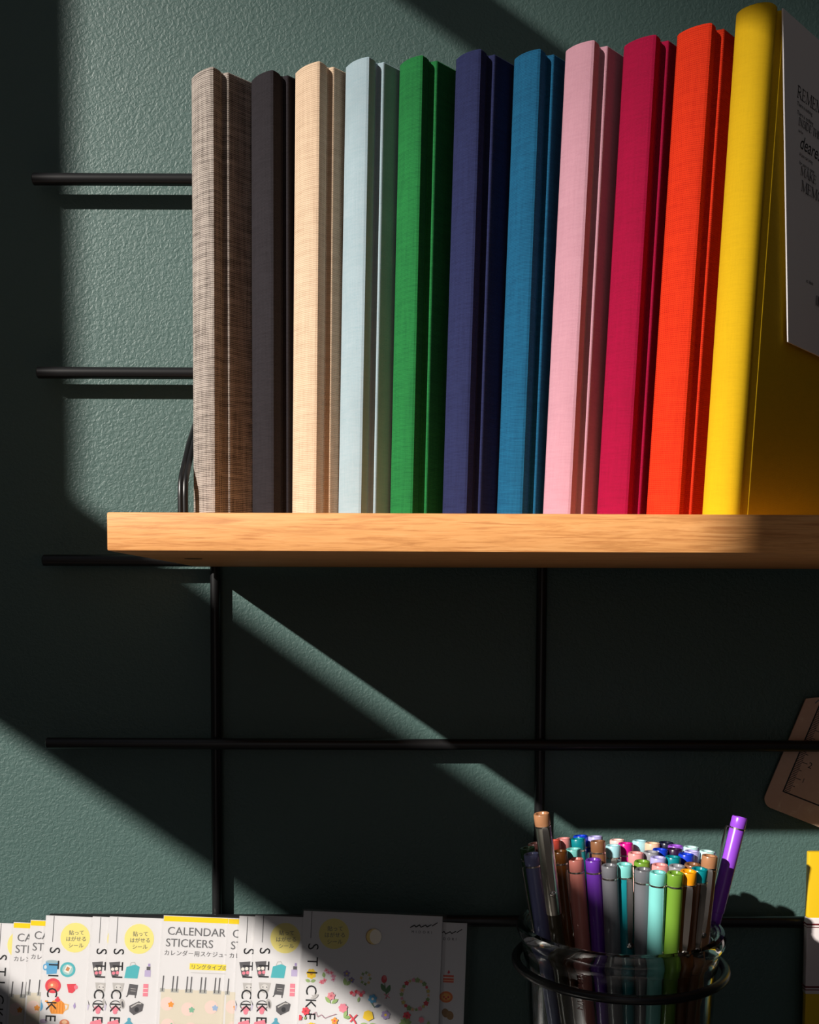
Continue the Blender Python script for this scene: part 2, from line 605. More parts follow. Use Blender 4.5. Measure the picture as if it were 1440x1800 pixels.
def letters(name, items, mat, parent):
    """items: (text, x, z baseline-left, size, rotation, shear, spacing); one mesh lying just in front of the local xz plane"""
    bm = bmesh.new()
    for (txt, x, z, size, rot, shear, spc) in items:
        cu = bpy.data.curves.new('text', 'FONT'); cu.body = txt; cu.size = size; cu.space_character = spc; cu.shear = shear
        cu.resolution_u = 3
        to = bpy.data.objects.new('text', cu); COL.objects.link(to)
        dg = bpy.context.evaluated_depsgraph_get()
        me = bpy.data.meshes.new_from_object(to.evaluated_get(dg))
        b2 = bmesh.new(); b2.from_mesh(me)
        ca, sa = math.cos(rot), math.sin(rot)
        for v in b2.verts:
            X, Z = v.co.x, v.co.y
            v.co = Vector((x + X * ca - Z * sa, -0.00012, z + X * sa + Z * ca))
        b2.to_mesh(me); b2.free()
        bm.from_mesh(me)
        bpy.data.meshes.remove(me); bpy.data.objects.remove(to); bpy.data.curves.remove(cu)
    for f in bm.faces:
        f.normal_update()
        if f.normal.y > 0:
            f.normal_flip()
    me = bpy.data.meshes.new(name); bm.to_mesh(me); bm.free()
    return link_mesh(name, me, mat, parent, 0)


# Roman capitals with serifs, drawn as thick and thin strokes
def arc(cx, cz, rx, rz, d0, d1, n=10):
    return [(cx + rx * math.cos(math.radians(d0 + (d1 - d0) * k / n)), cz + rz * math.sin(math.radians(d0 + (d1 - d0) * k / n))) for k in range(n + 1)]


TK, TN = 0.135, 0.055
SERIF = {  # width, strokes (points, thickness), serif feet (x, z)
    'R': (0.72, [([(0.14, 0), (0.14, 1)], TK), ([(0.14, 0.97)] + arc(0.3, 0.74, 0.24, 0.23, 90, -90) + [(0.14, 0.51)], 0.09), ([(0.32, 0.5), (0.66, 0.02)], TK)], [(0.14, 0), (0.14, 1), (0.68, 0)]),
    'E': (0.64, [([(0.14, 0), (0.14, 1)], TK), ([(0.14, 0.97), (0.54, 0.97), (0.55, 0.82)], TN), ([(0.14, 0.52), (0.44, 0.52)], TN), ([(0.44, 0.42), (0.44, 0.62)], TN), ([(0.14, 0.03), (0.56, 0.03), (0.6, 0.2)], TN)], [(0.14, 0), (0.14, 1)]),
    'M': (0.98, [([(0.14, 0), (0.16, 1)], TN), ([(0.16, 1), (0.48, 0.08)], TK), ([(0.48, 0.08), (0.82, 1)], TN), ([(0.82, 1), (0.86, 0)], TK)], [(0.14, 0), (0.12, 1), (0.86, 0), (0.86, 1)]),
    'B': (0.68, [([(0.14, 0), (0.14, 1)], TK), ([(0.14, 0.97)] + arc(0.3, 0.75, 0.2, 0.22, 90, -90) + [(0.14, 0.53)], 0.09), ([(0.3, 0.52)] + arc(0.32, 0.27, 0.25, 0.25, 90, -90) + [(0.14, 0.03)], 0.1)], [(0.12, 0), (0.12, 1)]),
    'I': (0.36, [([(0.18, 0), (0.18, 1)], TK)], [(0.18, 0), (0.18, 1)]),
    'N': (0.86, [([(0.14, 0), (0.14, 1)], TN), ([(0.14, 1), (0.72, 0)], TK), ([(0.72, 0), (0.72, 1)], TN)], [(0.14, 0), (0.1, 1), (0.72, 1)]),
    'S': (0.56, [(arc(0.28, 0.75, 0.19, 0.22, 20, 230) + arc(0.27, 0.26, 0.21, 0.24, 60, -160), 0.09)], []),
    'D': (0.82, [([(0.14, 0), (0.14, 1)], TK), ([(0.14, 0.97)] + arc(0.32, 0.5, 0.38, 0.47, 90, -90, 14) + [(0.14, 0.03)], 0.09)], [(0.12, 0), (0.12, 1)]),
    'T': (0.68, [([(0.34, 0), (0.34, 1)], TK), ([(0.06, 0.8), (0.08, 0.97), (0.6, 0.97), (0.62, 0.8)], TN)], [(0.34, 0)]),
    'H': (0.84, [([(0.14, 0), (0.14, 1)], TK), ([(0.7, 0), (0.7, 1)], TK), ([(0.14, 0.52), (0.7, 0.52)], TN)], [(0.14, 0), (0.14, 1), (0.7, 0), (0.7, 1)]),
    'A': (0.76, [([(0.1, 0), (0.38, 1)], TN), ([(0.38, 1), (0.66, 0)], TK), ([(0.2, 0.34), (0.56, 0.34)], TN)], [(0.1, 0), (0.66, 0)]),
    'K': (0.76, [([(0.14, 0), (0.14, 1)], TK), ([(0.62, 0.98), (0.2, 0.45)], TN), ([(0.28, 0.55), (0.66, 0.02)], TK)], [(0.14, 0), (0.14, 1), (0.62, 1), (0.68, 0)]),
    'O': (0.86, [(arc(0.43, 0.5, 0.34, 0.47, 0, 360, 22), 0.1)], []),
    ' ': (0.34, [], []),
}


def serif_text(pr, txt, x, z, h, m, squeeze=1.0):
    for ch in txt:
        w, st, ft = SERIF[ch]
        for pts, th in st:
            pr.line([(x + a * h * squeeze, z + b * h) for a, b in pts], th * h, m)
        for a, b in ft:
            pr.line([(x + (a - 0.12) * h * squeeze, z + (b * 0.96 + 0.02) * h), (x + (a + 0.12) * h * squeeze, z + (b * 0.96 + 0.02) * h)], 0.045 * h, m)
        x += w * h * squeeze
    return x


# ------------------------------------------------------------------ white card on the yellow book
A0, B0, U0, O0 = YB.col[0].to_3d(), YB.col[1].to_3d(), YB.col[2].to_3d(), YB.col[3].to_3d()
pn = A0
p0 = O0 + A0 * (YT + 0.0022)


def on_card(x, y):
    q = atp(x, y, p0, pn) - p0
    return q.dot(B0), q.dot(U0)


c_tl, c_bl = on_card(1377, 14), on_card(1386, 601)
card_m = Matrix(((B0.x, -A0.x, U0.x, p0.x), (B0.y, -A0.y, U0.y, p0.y), (B0.z, -A0.z, U0.z, p0.z), (0, 0, 0, 1)))
card = empty('product_card', card_m, 'white printed card fixed over the cover of the yellow book', 'card')
bm = bmesh.new()
W = 0.075
pts = [c_bl, (c_bl[0] + W, c_bl[1] - 0.002), (c_tl[0] + W, c_tl[1]), c_tl]
f0 = [bm.verts.new((a, 0.0, z)) for a, z in pts]; f1 = [bm.verts.new((a, 0.0006, z)) for a, z in pts]
bm.faces.new(f0); bm.faces.new(f1[::-1])
for k in range(4):
    bm.faces.new((f0[k], f1[k], f1[(k + 1) % 4], f0[(k + 1) % 4]))
bm_obj('sheet', bm, M_CARD, card, 0)
pr = Print()


def card_line(txt, x, y, px, squeeze=0.9):
    a, z = on_card(x, y); a2, z2 = on_card(x, y - px)
    serif_text(pr, txt, a, z, z2 - z, M_INK, squeeze)


card_line('REMEMBER', 1401, 170, 22, 1.3)
card_line('INSIDE THE', 1403, 219, 14, 1.15)
card_line('MAKE', 1406, 307, 15.5, 1.45)
card_line('MEMORIES', 1407, 335, 19, 1.45)
a, z = on_card(1433, 537); a2, z2 = on_card(1433, 519)
for k, wd in enumerate((2, 1, 3, 1, 2, 2, 1, 3, 1, 2)):
    pr.rect(a + k * 0.0011, (z + z2) / 2, 0.00024 * wd, z2 - z, M_INK)
pr.build('printing', card)
it = []
for txt, x, y, px, sh_ in (('There is nothing', 1401, 184, 9, 0), ('There is nothing', 1401, 200, 9.5, 0), ('can be', 1403, 231, 7, 0), ('dearest', 1405, 259, 31, 0.3),
                           ('A box can bring', 1405, 273, 8, 0), ('for years to come', 1405, 288, 8, 0), ('st. blank', 1417, 496, 8, 0)):
    a, z = on_card(x, y); a2, z2 = on_card(x, y - px)
    it.append((txt, a, z, (z2 - z) * 1.15, 0, sh_, 1.0))
letters('lettering', it, M_INK, card)

# ------------------------------------------------------------------ sticker packs
_pm = {}


def ink(r, g, b):
    k = (r, g, b)
    if k not in _pm:
        kk = tuple(c + (235 - c) * 0.12 for c in k)
        _pm[k] = plain('ink_%d_%d_%d' % k, tuple(((c / 255 + 0.055) / 1.055) ** 2.4 if c > 10 else c / 3294 for c in kk), 0.6, 0, 0.3, 0.03)
    return _pm[k]


PX = 1 / 3196.0
PALEY = ink(248, 232, 130)
BEIGE = ink(226, 216, 196)


def P(u, v):
    return u * PX, -v * PX


def flower(pr, u, v, r, m, c=None, n=5):
    x, z = P(u, v); R = r * PX * 0.86
    for k in range(n):
        a = 2 * math.pi * k / n + 0.3
        pr.ell(x + R * 0.55 * math.cos(a), z + R * 0.55 * math.sin(a), R * 0.52, R * 0.40, m, a, 12)
    if c:
        pr.ell(x, z, R * 0.3, R * 0.3, c, 0, 12)


def leaf(pr, u, v, l, w, deg, m):
    x, z = P(u, v)
    a = math.radians(deg); q = []
    for k in range(9):
        s = k / 8; q.append((l * s, w * math.sin(math.pi * s)))
    for k in range(7, 0, -1):
        s = k / 8; q.append((l * s, -w * math.sin(math.pi * s)))
    pr.poly([(x + (a_ * math.cos(a) - b_ * math.sin(a)) * PX, z + (a_ * math.sin(a) + b_ * math.cos(a)) * PX) for a_, b_ in q], m)


def cpoly(pr, pts, m):
    pr.poly([P(u, v) for u, v in pts], m)


def cline(pr, pts, w, m):
    pr.line([P(u, v) for u, v in pts], w * PX, m)


def cell(pr, u, v, ru, rv, m, a=0):
    x, z = P(u, v); pr.ell(x, z, ru * PX, rv * PX, m, a)


def head(pr):
    cell(pr, 56, 38, 27, 27, PALEY)
    cline(pr, [(15, 1), (15, 47)], 1.3, M_GREYINK)


def head_text():
    it = []
    for j, ch in enumerate('STICKER'):
        it.append((ch, *P(11, 56 + j * 24.2), 27 * PX, -math.pi / 2, 0, 1))
    return it


def caption_text():
    return [(t_, *P(u_, 33 + j * 11.5), 9.5 * PX, 0.04, 0, 1.0) for j, (t_, u_) in enumerate((('貼って', 44), ('はがせる', 39), ('シール', 44)))]


DOT, GRN, DGR, PNK, RED, ORG, YEL, PUR, TEA, BLU, WHT, GRY, DGY, BRN = (ink(240, 150, 170), ink(130, 165, 95), ink(85, 130, 85), ink(240, 130, 150), ink(228, 60, 75), ink(243, 150, 50),
    ink(250, 205, 40), ink(165, 145, 200), ink(70, 180, 190), ink(85, 165, 215), ink(245, 240, 232), ink(190, 186, 184), ink(82, 80, 84), ink(150, 110, 70))


def art_cafe(pr):
    # blue cup, plate of toast, red dish, red mug, blue drop jar, orange striped teapot, bowl
    cpoly(pr, [(5, 83), (28, 83), (26, 104), (8, 106)], BLU); cell(pr, 5, 93, 5, 6, BLU); cell(pr, 5, 93, 2.5, 3.5, M_CARD); cell(pr, 17, 83, 11.5, 3, ink(150, 180, 190))
    cell(pr, 46, 96, 14, 13.5, TEA); cell(pr, 46, 96, 10, 9.5, ink(165, 205, 205)); pr.rect(*P(46, 95), 10 * PX, 13 * PX, WHT, -0.4); pr.rect(*P(46, 95), 6 * PX, 7 * PX, ink(200, 130, 80), -0.4)
    cell(pr, 21, 126, 14.5, 13.5, RED); cell(pr, 21, 126, 10, 9, ink(235, 95, 80)); cell(pr, 20, 126, 6, 5.5, ink(238, 120, 90)); cell(pr, 19, 125, 2.4, 2.4, ink(250, 225, 170))
    cpoly(pr, [(46, 122), (63, 121), (62, 133), (57, 138), (50, 137)], RED); cell(pr, 63, 127, 3.5, 4, ink(245, 120, 140))
    cell(pr, -4, 164, 9, 10, BLU); pr.rect(*P(-4, 155), 11 * PX, 6 * PX, BLU); cell(pr, -5, 165, 3, 4, WHT)
    cpoly(pr, [(18, 156), (24, 152), (38, 152), (44, 157), (46, 168), (42, 176), (21, 176), (17, 168)], ORG); cline(pr, [(17, 163), (12, 154), (9, 154)], 3, ORG)
    cline(pr, [(45, 158), (51, 159), (50, 166), (45, 169)], 2.5, ink(240, 190, 120)); cell(pr, 31, 151, 5, 3.5, RED); cell(pr, 31, 147, 2.2, 2.2, RED)
    for k in range(5):
        cline(pr, [(21 + k * 5, 155), (20.5 + k * 5.2, 174)], 1.0, ink(205, 110, 30))
    cell(pr, 46, 192, 9, 7, ink(215, 120, 85)); cell(pr, 46, 190, 5, 3.5, ink(238, 190, 150)); cell(pr, 8, 190, 7, 4, ink(180, 160, 190)); cpoly(pr, [(60, 160), (63, 154), (65, 162), (62, 166)], PUR)


def art_shop(pr):
    # dark polka cup, teal shopping bag, perfume, cat face, A-board, pink post, lantern, ring, ear, camera, pink lamp
    cpoly(pr, [(4, 82), (24, 80), (22, 106), (10, 107)], DGY)
    for du, dv in ((11, 94), (18, 93), (13, 101), (20, 100)):
        cell(pr, du, dv, 3, 3, PNK if dv > 95 else WHT)
    cpoly(pr, [(36, 89), (52, 84), (60, 88), (57, 109), (33, 109)], TEA); cline(pr, [(42, 87), (44, 81), (50, 80), (53, 85)], 1.3, GRY)
    pr.rect(*P(75, 99), 11 * PX, 12 * PX, ink(190, 175, 215)); pr.rect(*P(76, 90), 7 * PX, 6 * PX, DGY); pr.rect(*P(77, 84), 4 * PX, 5 * PX, PUR)
    cpoly(pr, [(12, 118), (34, 118), (31, 133), (23, 137), (15, 133)], GRY); cell(pr, 23, 126, 6, 5, ink(222, 218, 216)); cell(pr, 20, 126, 1, 1.4, DGY); cell(pr, 27, 126, 1, 1.4, DGY)
    cpoly(pr, [(43, 119), (59, 120), (57, 139), (40, 138)], DGY); cline(pr, [(42, 138), (39, 142)], 2, DGY); cline(pr, [(55, 138), (55, 143)], 2, DGY)
    for k in range(2):
        cline(pr, [(46, 127 + 4 * k), (55, 127.6 + 4 * k)], 0.9, GRY)
    pr.rect(*P(73, 129), 9 * PX, 22 * PX, PNK); cline(pr, [(69, 126), (77, 126)], 1, WHT); cline(pr, [(69, 133), (77, 133)], 1, WHT)
    cpoly(pr, [(-9, 158), (4, 158), (2, 168), (-7, 168)], ink(205, 195, 225)); cline(pr, [(-8, 158), (-3, 151), (3, 158)], 1.8, DGY)
    pr.line([P(20 + 10 * math.cos(a), 158 + 8 * math.sin(a)) for a in [k * math.pi / 8 for k in range(17)]], 1.6 * PX, DGY); cell(pr, 20, 164, 7, 5, PNK); cell(pr, 20, 170, 4, 4, PNK)
    cell(pr, 32, 155, 4.5, 9, GRY, 0.2); cell(pr, 33, 156, 2, 6, DGY, 0.2)
    cpoly(pr, [(45, 158), (62, 149), (71, 154), (69, 166), (54, 174), (46, 168)], DGY); cline(pr, [(49, 160), (60, 153), (66, 153)], 2.4, GRY); cell(pr, 59, 164, 4, 4.5, ink(40, 40, 44))
    cpoly(pr, [(8, 188), (26, 183), (30, 196), (5, 198)], PNK); cpoly(pr, [(38, 190), (44, 184), (48, 184), (54, 190), (54, 198), (38, 198)], ink(80, 165, 190)); cell(pr, 46, 182, 3, 3, ink(80, 165, 190))


def art_flowers(pr):
    g2 = ink(150, 180, 110)
    flower(pr, 19, 110, 10, YEL, ink(225, 150, 30), 7); leaf(pr, 18, 124, 10, 3, 160, g2); leaf(pr, 18, 124, 10, 3, 20, g2)
    for k in range(9):
        flower(pr, 48 + 11 * math.cos(k * 2.4), 113 + 11 * math.sin(k * 1.9), 4.5, (DOT, PNK, ink(220, 160, 190))[k % 3], RED, 4)
    leaf(pr, 42, 116, 10, 3, 100, g2)
    flower(pr, 82, 107, 7, PUR, YEL); flower(pr, 91, 118, 6, ink(140, 130, 185), YEL); leaf(pr, 80, 128, 14, 3.5, 95, g2); leaf(pr, 82, 128, 12, 3, 50, g2)
    for k in range(8):
        flower(pr, 116 + 8 * math.cos(k * 0.8), 114 + 10 * math.sin(k * 0.8), 3.2, (g2, ink(235, 200, 120), GRN)[k % 3], None, 4)
    cell(pr, 149, 114, 5, 7, RED); cell(pr, 150, 111, 3, 4, ink(240, 110, 115)); cline(pr, [(150, 120), (155, 148)], 1.4, DGR); leaf(pr, 153, 137, 18, 4, 122, DGR); leaf(pr, 154, 140, 18, 4, 70, DGR); cline(pr, [(150, 140), (160, 146)], 1.5, PNK); cline(pr, [(158, 139), (152, 148)], 1.5, PNK)
    for k in range(22):
        a = 2 * math.pi * k / 22
        flower(pr, 205 + 24 * math.cos(a), 139 + 26 * math.sin(a), 3 + (k * 7 % 5) * 0.6, (ink(235, 190, 170), g2, DOT, ink(200, 190, 120), RED, GRN)[(k * 5) % 6], YEL if k % 3 == 0 else None, 5)
    for k in range(4):
        leaf(pr, 28, 152, 9, 1.6, 60 + 40 * k, GRY)
    flower(pr, 56, 147, 8, ink(245, 150, 160), PNK, 6); leaf(pr, 55, 160, 15, 3.2, 130, g2); leaf(pr, 57, 160, 14, 3.2, 35, g2)
    for k in range(6):
        flower(pr, 96 + 4.2 * k - 4, 140 + 3 * math.sin(k * 2.0), 4, PNK if k % 2 else RED, None, 5)
    leaf(pr, 104, 156, 10, 2, 80, g2)
    flower(pr, 130, 149, 9, BLU, WHT, 6); cline(pr, [(128, 156), (134, 164)], 1.3, DGR); leaf(pr, 134, 163, 12, 2.5, 20, ink(80, 100, 130))
    flower(pr, 12, 175, 8, RED, ink(180, 40, 50), 6); flower(pr, 1, 187, 6, RED, None, 6); leaf(pr, 10, 190, 6, 2, 60, GRN)
    cline(pr, [(24, 180), (30, 176), (33, 184), (40, 180), (46, 186), (55, 182), (66, 178)], 0.9, ink(170, 110, 130)); flower(pr, 64, 190, 7, ORG, RED)
    flower(pr, 78, 167, 9, ink(240, 130, 150), PNK, 7); leaf(pr, 80, 184, 14, 3, 70, g2); leaf(pr, 80, 184, 13, 3, 10, GRN); cline(pr, [(90, 178), (100, 190), (103, 196)], 2.4, RED); cline(pr, [(103, 178), (92, 190)], 2.4, RED)
    cpoly(pr, [(114, 183), (116, 172), (123, 169), (130, 172), (133, 183), (124, 188)], YEL); leaf(pr, 124, 195, 14, 3, 170, g2); leaf(pr, 124, 195, 14, 3, 10, g2)
    flower(pr, 154, 176, 9, PUR, YEL, 6); leaf(pr, 153, 198, 12, 3, 155, GRN); leaf(pr, 153, 198, 12, 3, 25, GRN)
    flower(pr, 192, 176, 8, RED, ink(180, 40, 50), 6)
    for k in range(5):
        leaf(pr, 190, 190, 12, 3, 20 + 40 * k, g2 if k % 2 else GRN)
    flower(pr, 218, 182, 6, PNK, None, 6); flower(pr, 221, 195, 6, ink(235, 90, 120), None, 6); leaf(pr, 230, 196, 13, 3, 85, g2)
    flower(pr, 23, 205, 12, YEL, ink(120, 80, 30), 9); leaf(pr, 14, 216, 10, 3, 160, GRN); leaf(pr, 28, 216, 10, 3, 20, GRN)
    flower(pr, 62, 213, 6, PNK, None, 6); flower(pr, 90, 211, 10, ORG, RED, 6); flower(pr, 200, 213, 6, ink(245, 170, 175), None, 5)
    cline(pr, [(152, 214), (160, 208), (163, 214), (170, 210), (176, 215), (186, 211)], 0.8, GRY)
    x, z = P(127, 40)
    pr.ell(x, z, 14 * PX, 14 * PX, ink(225, 200, 120)); pr.ell(x + 3.5 * PX, z, 10.5 * PX, 13 * PX, ink(246, 238, 220))
    pr.line([(x - 13.6 * PX * math.cos(a), z + 13.6 * PX * math.sin(a)) for a in [math.radians(-70 + 14 * k) for k in range(11)]], 1.4 * PX, BRN)


def art_food(pr):
    for v in (95, 130, 160, 185):
        cell(pr, 6, v, 5, 8, ORG)
    pr.rect(*P(219, 99), 19 * PX, 13 * PX, ink(235, 95, 70)); cline(pr, [(210, 97), (228, 97)], 2, WHT); cline(pr, [(210, 102), (228, 102)], 1.4, ink(250, 190, 150)); cpoly(pr, [(217, 88), (219, 83), (222, 88)], RED); cell(pr, 219, 88, 2, 2, RED)
    cell(pr, 216, 131, 12, 10, ink(238, 120, 60)); cell(pr, 216, 131, 8.5, 6.5, ink(245, 170, 80))
    for k in range(3):
        cell(pr, 212 + 4 * k, 131 + (k % 2) * 3, 1.8, 1.6, RED)
    cell(pr, 216, 159, 6.5, 8, BRN, 0.4); cell(pr, 224, 163, 6.5, 8, ink(165, 125, 80), 0.3)
    cline(pr, [(214, 186), (226, 186)], 1, DGY); cline(pr, [(216, 192), (226, 192)], 1, DGY); pr.rect(*P(220, 199), 14 * PX, 8 * PX, ink(200, 150, 100))


def art_calendar(pr):
    pr.rect(*P(125, 164), 244 * PX, 66 * PX, BEIGE)
    cpoly(pr, [(0, 1), (249, 1), (249, 10), (0, 10)], ink(252, 214, 0))
    pr.rect(*P(85, 89), 66 * PX, 11 * PX, ink(250, 225, 60)); cline(pr, [(55, 100), (118, 100)], 0.9, GRY)
    for k in range(9):
        u = 2 + 25.5 * k
        pr.rect(*P(u, 133), 14 * PX, 7 * PX, ink(175, 175, 170))
        cline(pr, [(u - 3.5, 108), (u - 4.5, 134)], 2.2, DGY); cline(pr, [(u + 4, 108), (u + 3, 134)], 2.2, DGY)
    for u, v, c2 in ((15, 157, ORG), (53, 165, ink(120, 185, 150)), (95, 160, ink(150, 180, 220)), (18, 195, ink(120, 185, 150)), (60, 200, ORG), (132, 160, ORG), (165, 165, PNK)):
        cell(pr, u, v, 12, 12, ink(243, 214, 204)); flower(pr, u + 7, v + 1, 6, c2, None, 5)


def cal_text():
    return [('CALENDAR', *P(8, 34), 20.5 * PX, 0, 0, 1.0), ('STICKERS', *P(6, 55), 20.5 * PX, 0, 0, 1.0), ('カレンダー用スケジュールシール', *P(4, 70), 10.5 * PX, 0, 0, 1.08)], \
        [('リングタイプの', *P(54, 93), 9.5 * PX, 0, 0, 1.0)]


def logo(pr):
    cline(pr, [(192, 21), (199, 17), (202, 20), (208, 16), (211, 20), (219, 16), (222, 19), (229, 15)], 1.7, M_INK)
    cline(pr, [(231, 17), (240, 11)], 1.5, M_INK)


SHELF_TOP = LS + 0.0002
ROLLP, LEANP = math.radians(2.2), math.radians(7.5)
GROUP_PACKS = 'sticker sheet packs overlapping in a row'
_rx = Vector((math.cos(ROLLP), 0, -math.sin(ROLLP)))
_uz = Vector((math.sin(ROLLP), 0, math.cos(ROLLP)))
_pu = _uz * math.cos(LEANP) + Vector((0, 1, 0)) * math.sin(LEANP)
_pb = Vector((_rx.y * 0, 0, 0)) + _pu.cross(_rx)           # points to the wall
if _pb.y < 0:
    _pb = -_pb


def pack(kind, px, py, order, label, wpx=249):
    Y = -0.0160 - 0.00185 * order
    tl = at(px, py, Y)
    w = wpx * PX
    h = (tl.z - SHELF_TOP - w * math.sin(ROLLP)) / (math.cos(ROLLP) * math.cos(LEANP))
    base = tl - _pu * h
    mat = Matrix(((_rx.x, _pb.x, _pu.x, base.x), (_rx.y, _pb.y, _pu.y, base.y), (_rx.z, _pb.z, _pu.z, base.z), (0, 0, 0, 1)))
    root = empty('sticker_pack', mat, label, 'sticker pack', GROUP_PACKS)
    bm = bmesh.new(); add_box(bm, (0, 0, 0), (w, 0.0006, h))
    bm_obj('backing_card', bm, M_CARD, root, 0)
    up = bpy.data.objects.new('anchor', None)
    pr = Print()
    if kind == 'calendar':
        art_calendar(pr)
    else:
        head(pr)
        {'cafe': art_cafe, 'shop': art_shop, 'flowers': art_flowers, 'food': art_food}[kind](pr)
        logo(pr)
    for v in pr.bm.verts:
        v.co.z += h
    for v in pr.bm.verts:                                   # nothing printed past the card
        v.co.x = min(max(v.co.x, 0.0002), w - 0.0002)
    bpy.data.objects.remove(up)
    pr.build('printed_stickers', root)
    if kind == 'calendar':
        a, b = cal_text()
        o = letters('lettering', a + b, M_GREYINK, root)
    else:
        o = letters('lettering', head_text() + [('MIDORI', *P(194, 31), 6.5 * PX, 0, 0, 1.9)], M_INK, root)
    if kind != 'calendar':
        o2 = letters('caption', caption_text(), M_GREYINK, root)
        for v in o2.data.vertices:
            v.co.z += h
    for v in o.data.vertices:
        v.co.z += h
    bm = bmesh.new()
    add_box(bm, (-0.0008, -0.00045, 0.0), (w + 0.0022, -0.00040, h + 0.0012))
    bm_obj('clear_sleeve', bm, M_FILM, root, 0)
    return root


pack('food', -12, 1622, 0, 'white sticker pack cut by the lower left corner, behind the calendar packs')
pack('calendar', 24, 1621, 1, 'farther of two yellow-topped calendar packs near the lower left, reading CA STI')
pack('calendar', 54, 1617, 2, 'calendar pack with narrow yellow top just left of the blue cup pack')
pack('cafe', 81, 1609, 3, 'white sticker pack with blue cup, red dish and orange teapot pictures')
pack('shop', 163, 1611, 4, 'narrow visible strip of sticker pack just right of the teapot pack')
pack('shop', 193, 1611, 5, 'shopping sticker pack showing teal bag left of the CALENDAR STICKERS pack')
pack('calendar', 288, 1609, 6, 'calendar sticker pack showing its full CALENDAR STICKERS title under a yellow band')
pack('calendar', 402, 1614, 7, 'thin strip of calendar pack right of the full CALENDAR STICKERS title')
pack('shop', 421, 1610, 8, 'narrow strip of sticker pack right of the calendar packs, showing only its vertical title')
pack('shop', 449, 1609, 9, 'shopping sticker pack showing teal bag beside the flower sticker pack')
pack('food', 578, 1613, 10, 'food sticker pack peeking out right from behind the flower pack')
pack('flowers', 534, 1601, 11, 'foremost white sticker pack covered in small flower pictures and a wreath')

# ------------------------------------------------------------------ glass jar, ring and pens
JC = at(1089, 1640, -0.078)
JX, JY = JC.x, -0.078
RIMZ = -0.1660
JB = LS + 0.0003
jar = empty('glass_jar', Matrix.Translation((JX, JY, JB)), 'clear glass jar full of pens held in the black wire ring', 'jar')
Hj = RIMZ - JB
prof = [(0.0, 0.0), (0.040, 0.0), (0.0435, 0.003), (0.0450, 0.02), (0.0468, 0.05), (0.0482, Hj - 0.030), (0.0490, Hj - 0.022), (0.0500, Hj - 0.0135), (0.0502, Hj - 0.0105),
        (0.0515, Hj - 0.0085), (0.0530, Hj - 0.0065), (0.0533, Hj - 0.0035), (0.0524, Hj - 0.0008), (0.0505, Hj), (0.0486, Hj - 0.0008), (0.0476, Hj - 0.0035), (0.0472, Hj - 0.010),
        (0.0464, Hj - 0.022), (0.0456, Hj - 0.030), (0.0442, 0.05), (0.0425, 0.02), (0.0400, 0.0075), (0.0370, 0.0050), (0.0, 0.0045)]
bm = bmesh.new(); add_lathe(bm, prof, 64)
bm_obj('jar_body', bm, M_GLASS, jar, 40)
# raised lettering running down the neck
lo_ = letters('raised_lettering', [('MADE IN', 0.0, 0.0, 0.0042, -math.pi / 2, 0, 1.1)], M_GLASS, jar)
for v in lo_.data.vertices:
    th = math.radians(-125) + v.co.x / 0.05
    z = Hj - 0.012 + v.co.z
    v.co = Vector((0.0501 * math.cos(th), 0.0501 * math.sin(th), z))

RZ = -0.1868
ring = empty('wire_ring_holder', Matrix.Translation((JX, JY, RZ)), 'black wire ring around the glass jar, hooked to the grid', 'ring holder')
bm = bmesh.new()
add_tube(bm, [(0.0534 * math.cos(a), 0.0534 * math.sin(a), 0) for a in [2 * math.pi * k / 72 for k in range(72)]], 0.0023, 14, closed=True)
bm_obj('ring', bm, M_BLACK, ring)
for s in (-1, 1):
    bm = bmesh.new()
    add_tube(bm, [(s * 0.018, 0.0503, 0), (s * 0.018, 0.0620, 0.001), (s * 0.018, 0.0628, 0.006), (s * 0.018, 0.0660, 0.0085), (s * 0.018, 0.0705, 0.006)], 0.0018, 10)
    bm_obj('hook', bm, M_BLACK, ring)

CAPZ = -0.128


def pc(r, g, b):
    return tuple(((c / 255 + 0.055) / 1.055) ** 2.4 for c in (r, g, b))


PEN_COL = {
    'slate': pc(118, 124, 172), 'dkgreen': pc(40, 75, 40), 'mauve': pc(135, 85, 80), 'olive': pc(70, 60, 40), 'amber': pc(105, 60, 22), 'pink': pc(232, 150, 148), 'coral': pc(215, 85, 70),
    'teal': pc(10, 130, 140), 'blue': pc(20, 60, 200), 'aqua': pc(125, 205, 200), 'rose': pc(195, 118, 108), 'purple': pc(105, 50, 165), 'brown': pc(130, 88, 60), 'lavender': pc(175, 170, 225),
    'palepink': pc(245, 195, 190), 'magenta': pc(215, 20, 140), 'paleblue': pc(165, 215, 225), 'grey': pc(105, 106, 112), 'green': pc(110, 150, 50), 'smoke': pc(140, 140, 148), 'peach': pc(235, 190, 160),
    'navy': pc(22, 24, 50), 'plum': pc(45, 20, 55), 'violet': pc(150, 80, 200), 'paleaqua': pc(190, 232, 228), 'orange': pc(245, 160, 20), 'bright': pc(150, 75, 215), 'wood': pc(170, 120, 85)}
_penm = {}


def penmat(k):
    if k not in _penm:
        _penm[k] = plain('pen_' + k, PEN_COL[k], 0.28, 0.0, 0.5, 0.03)
    return _penm[k]


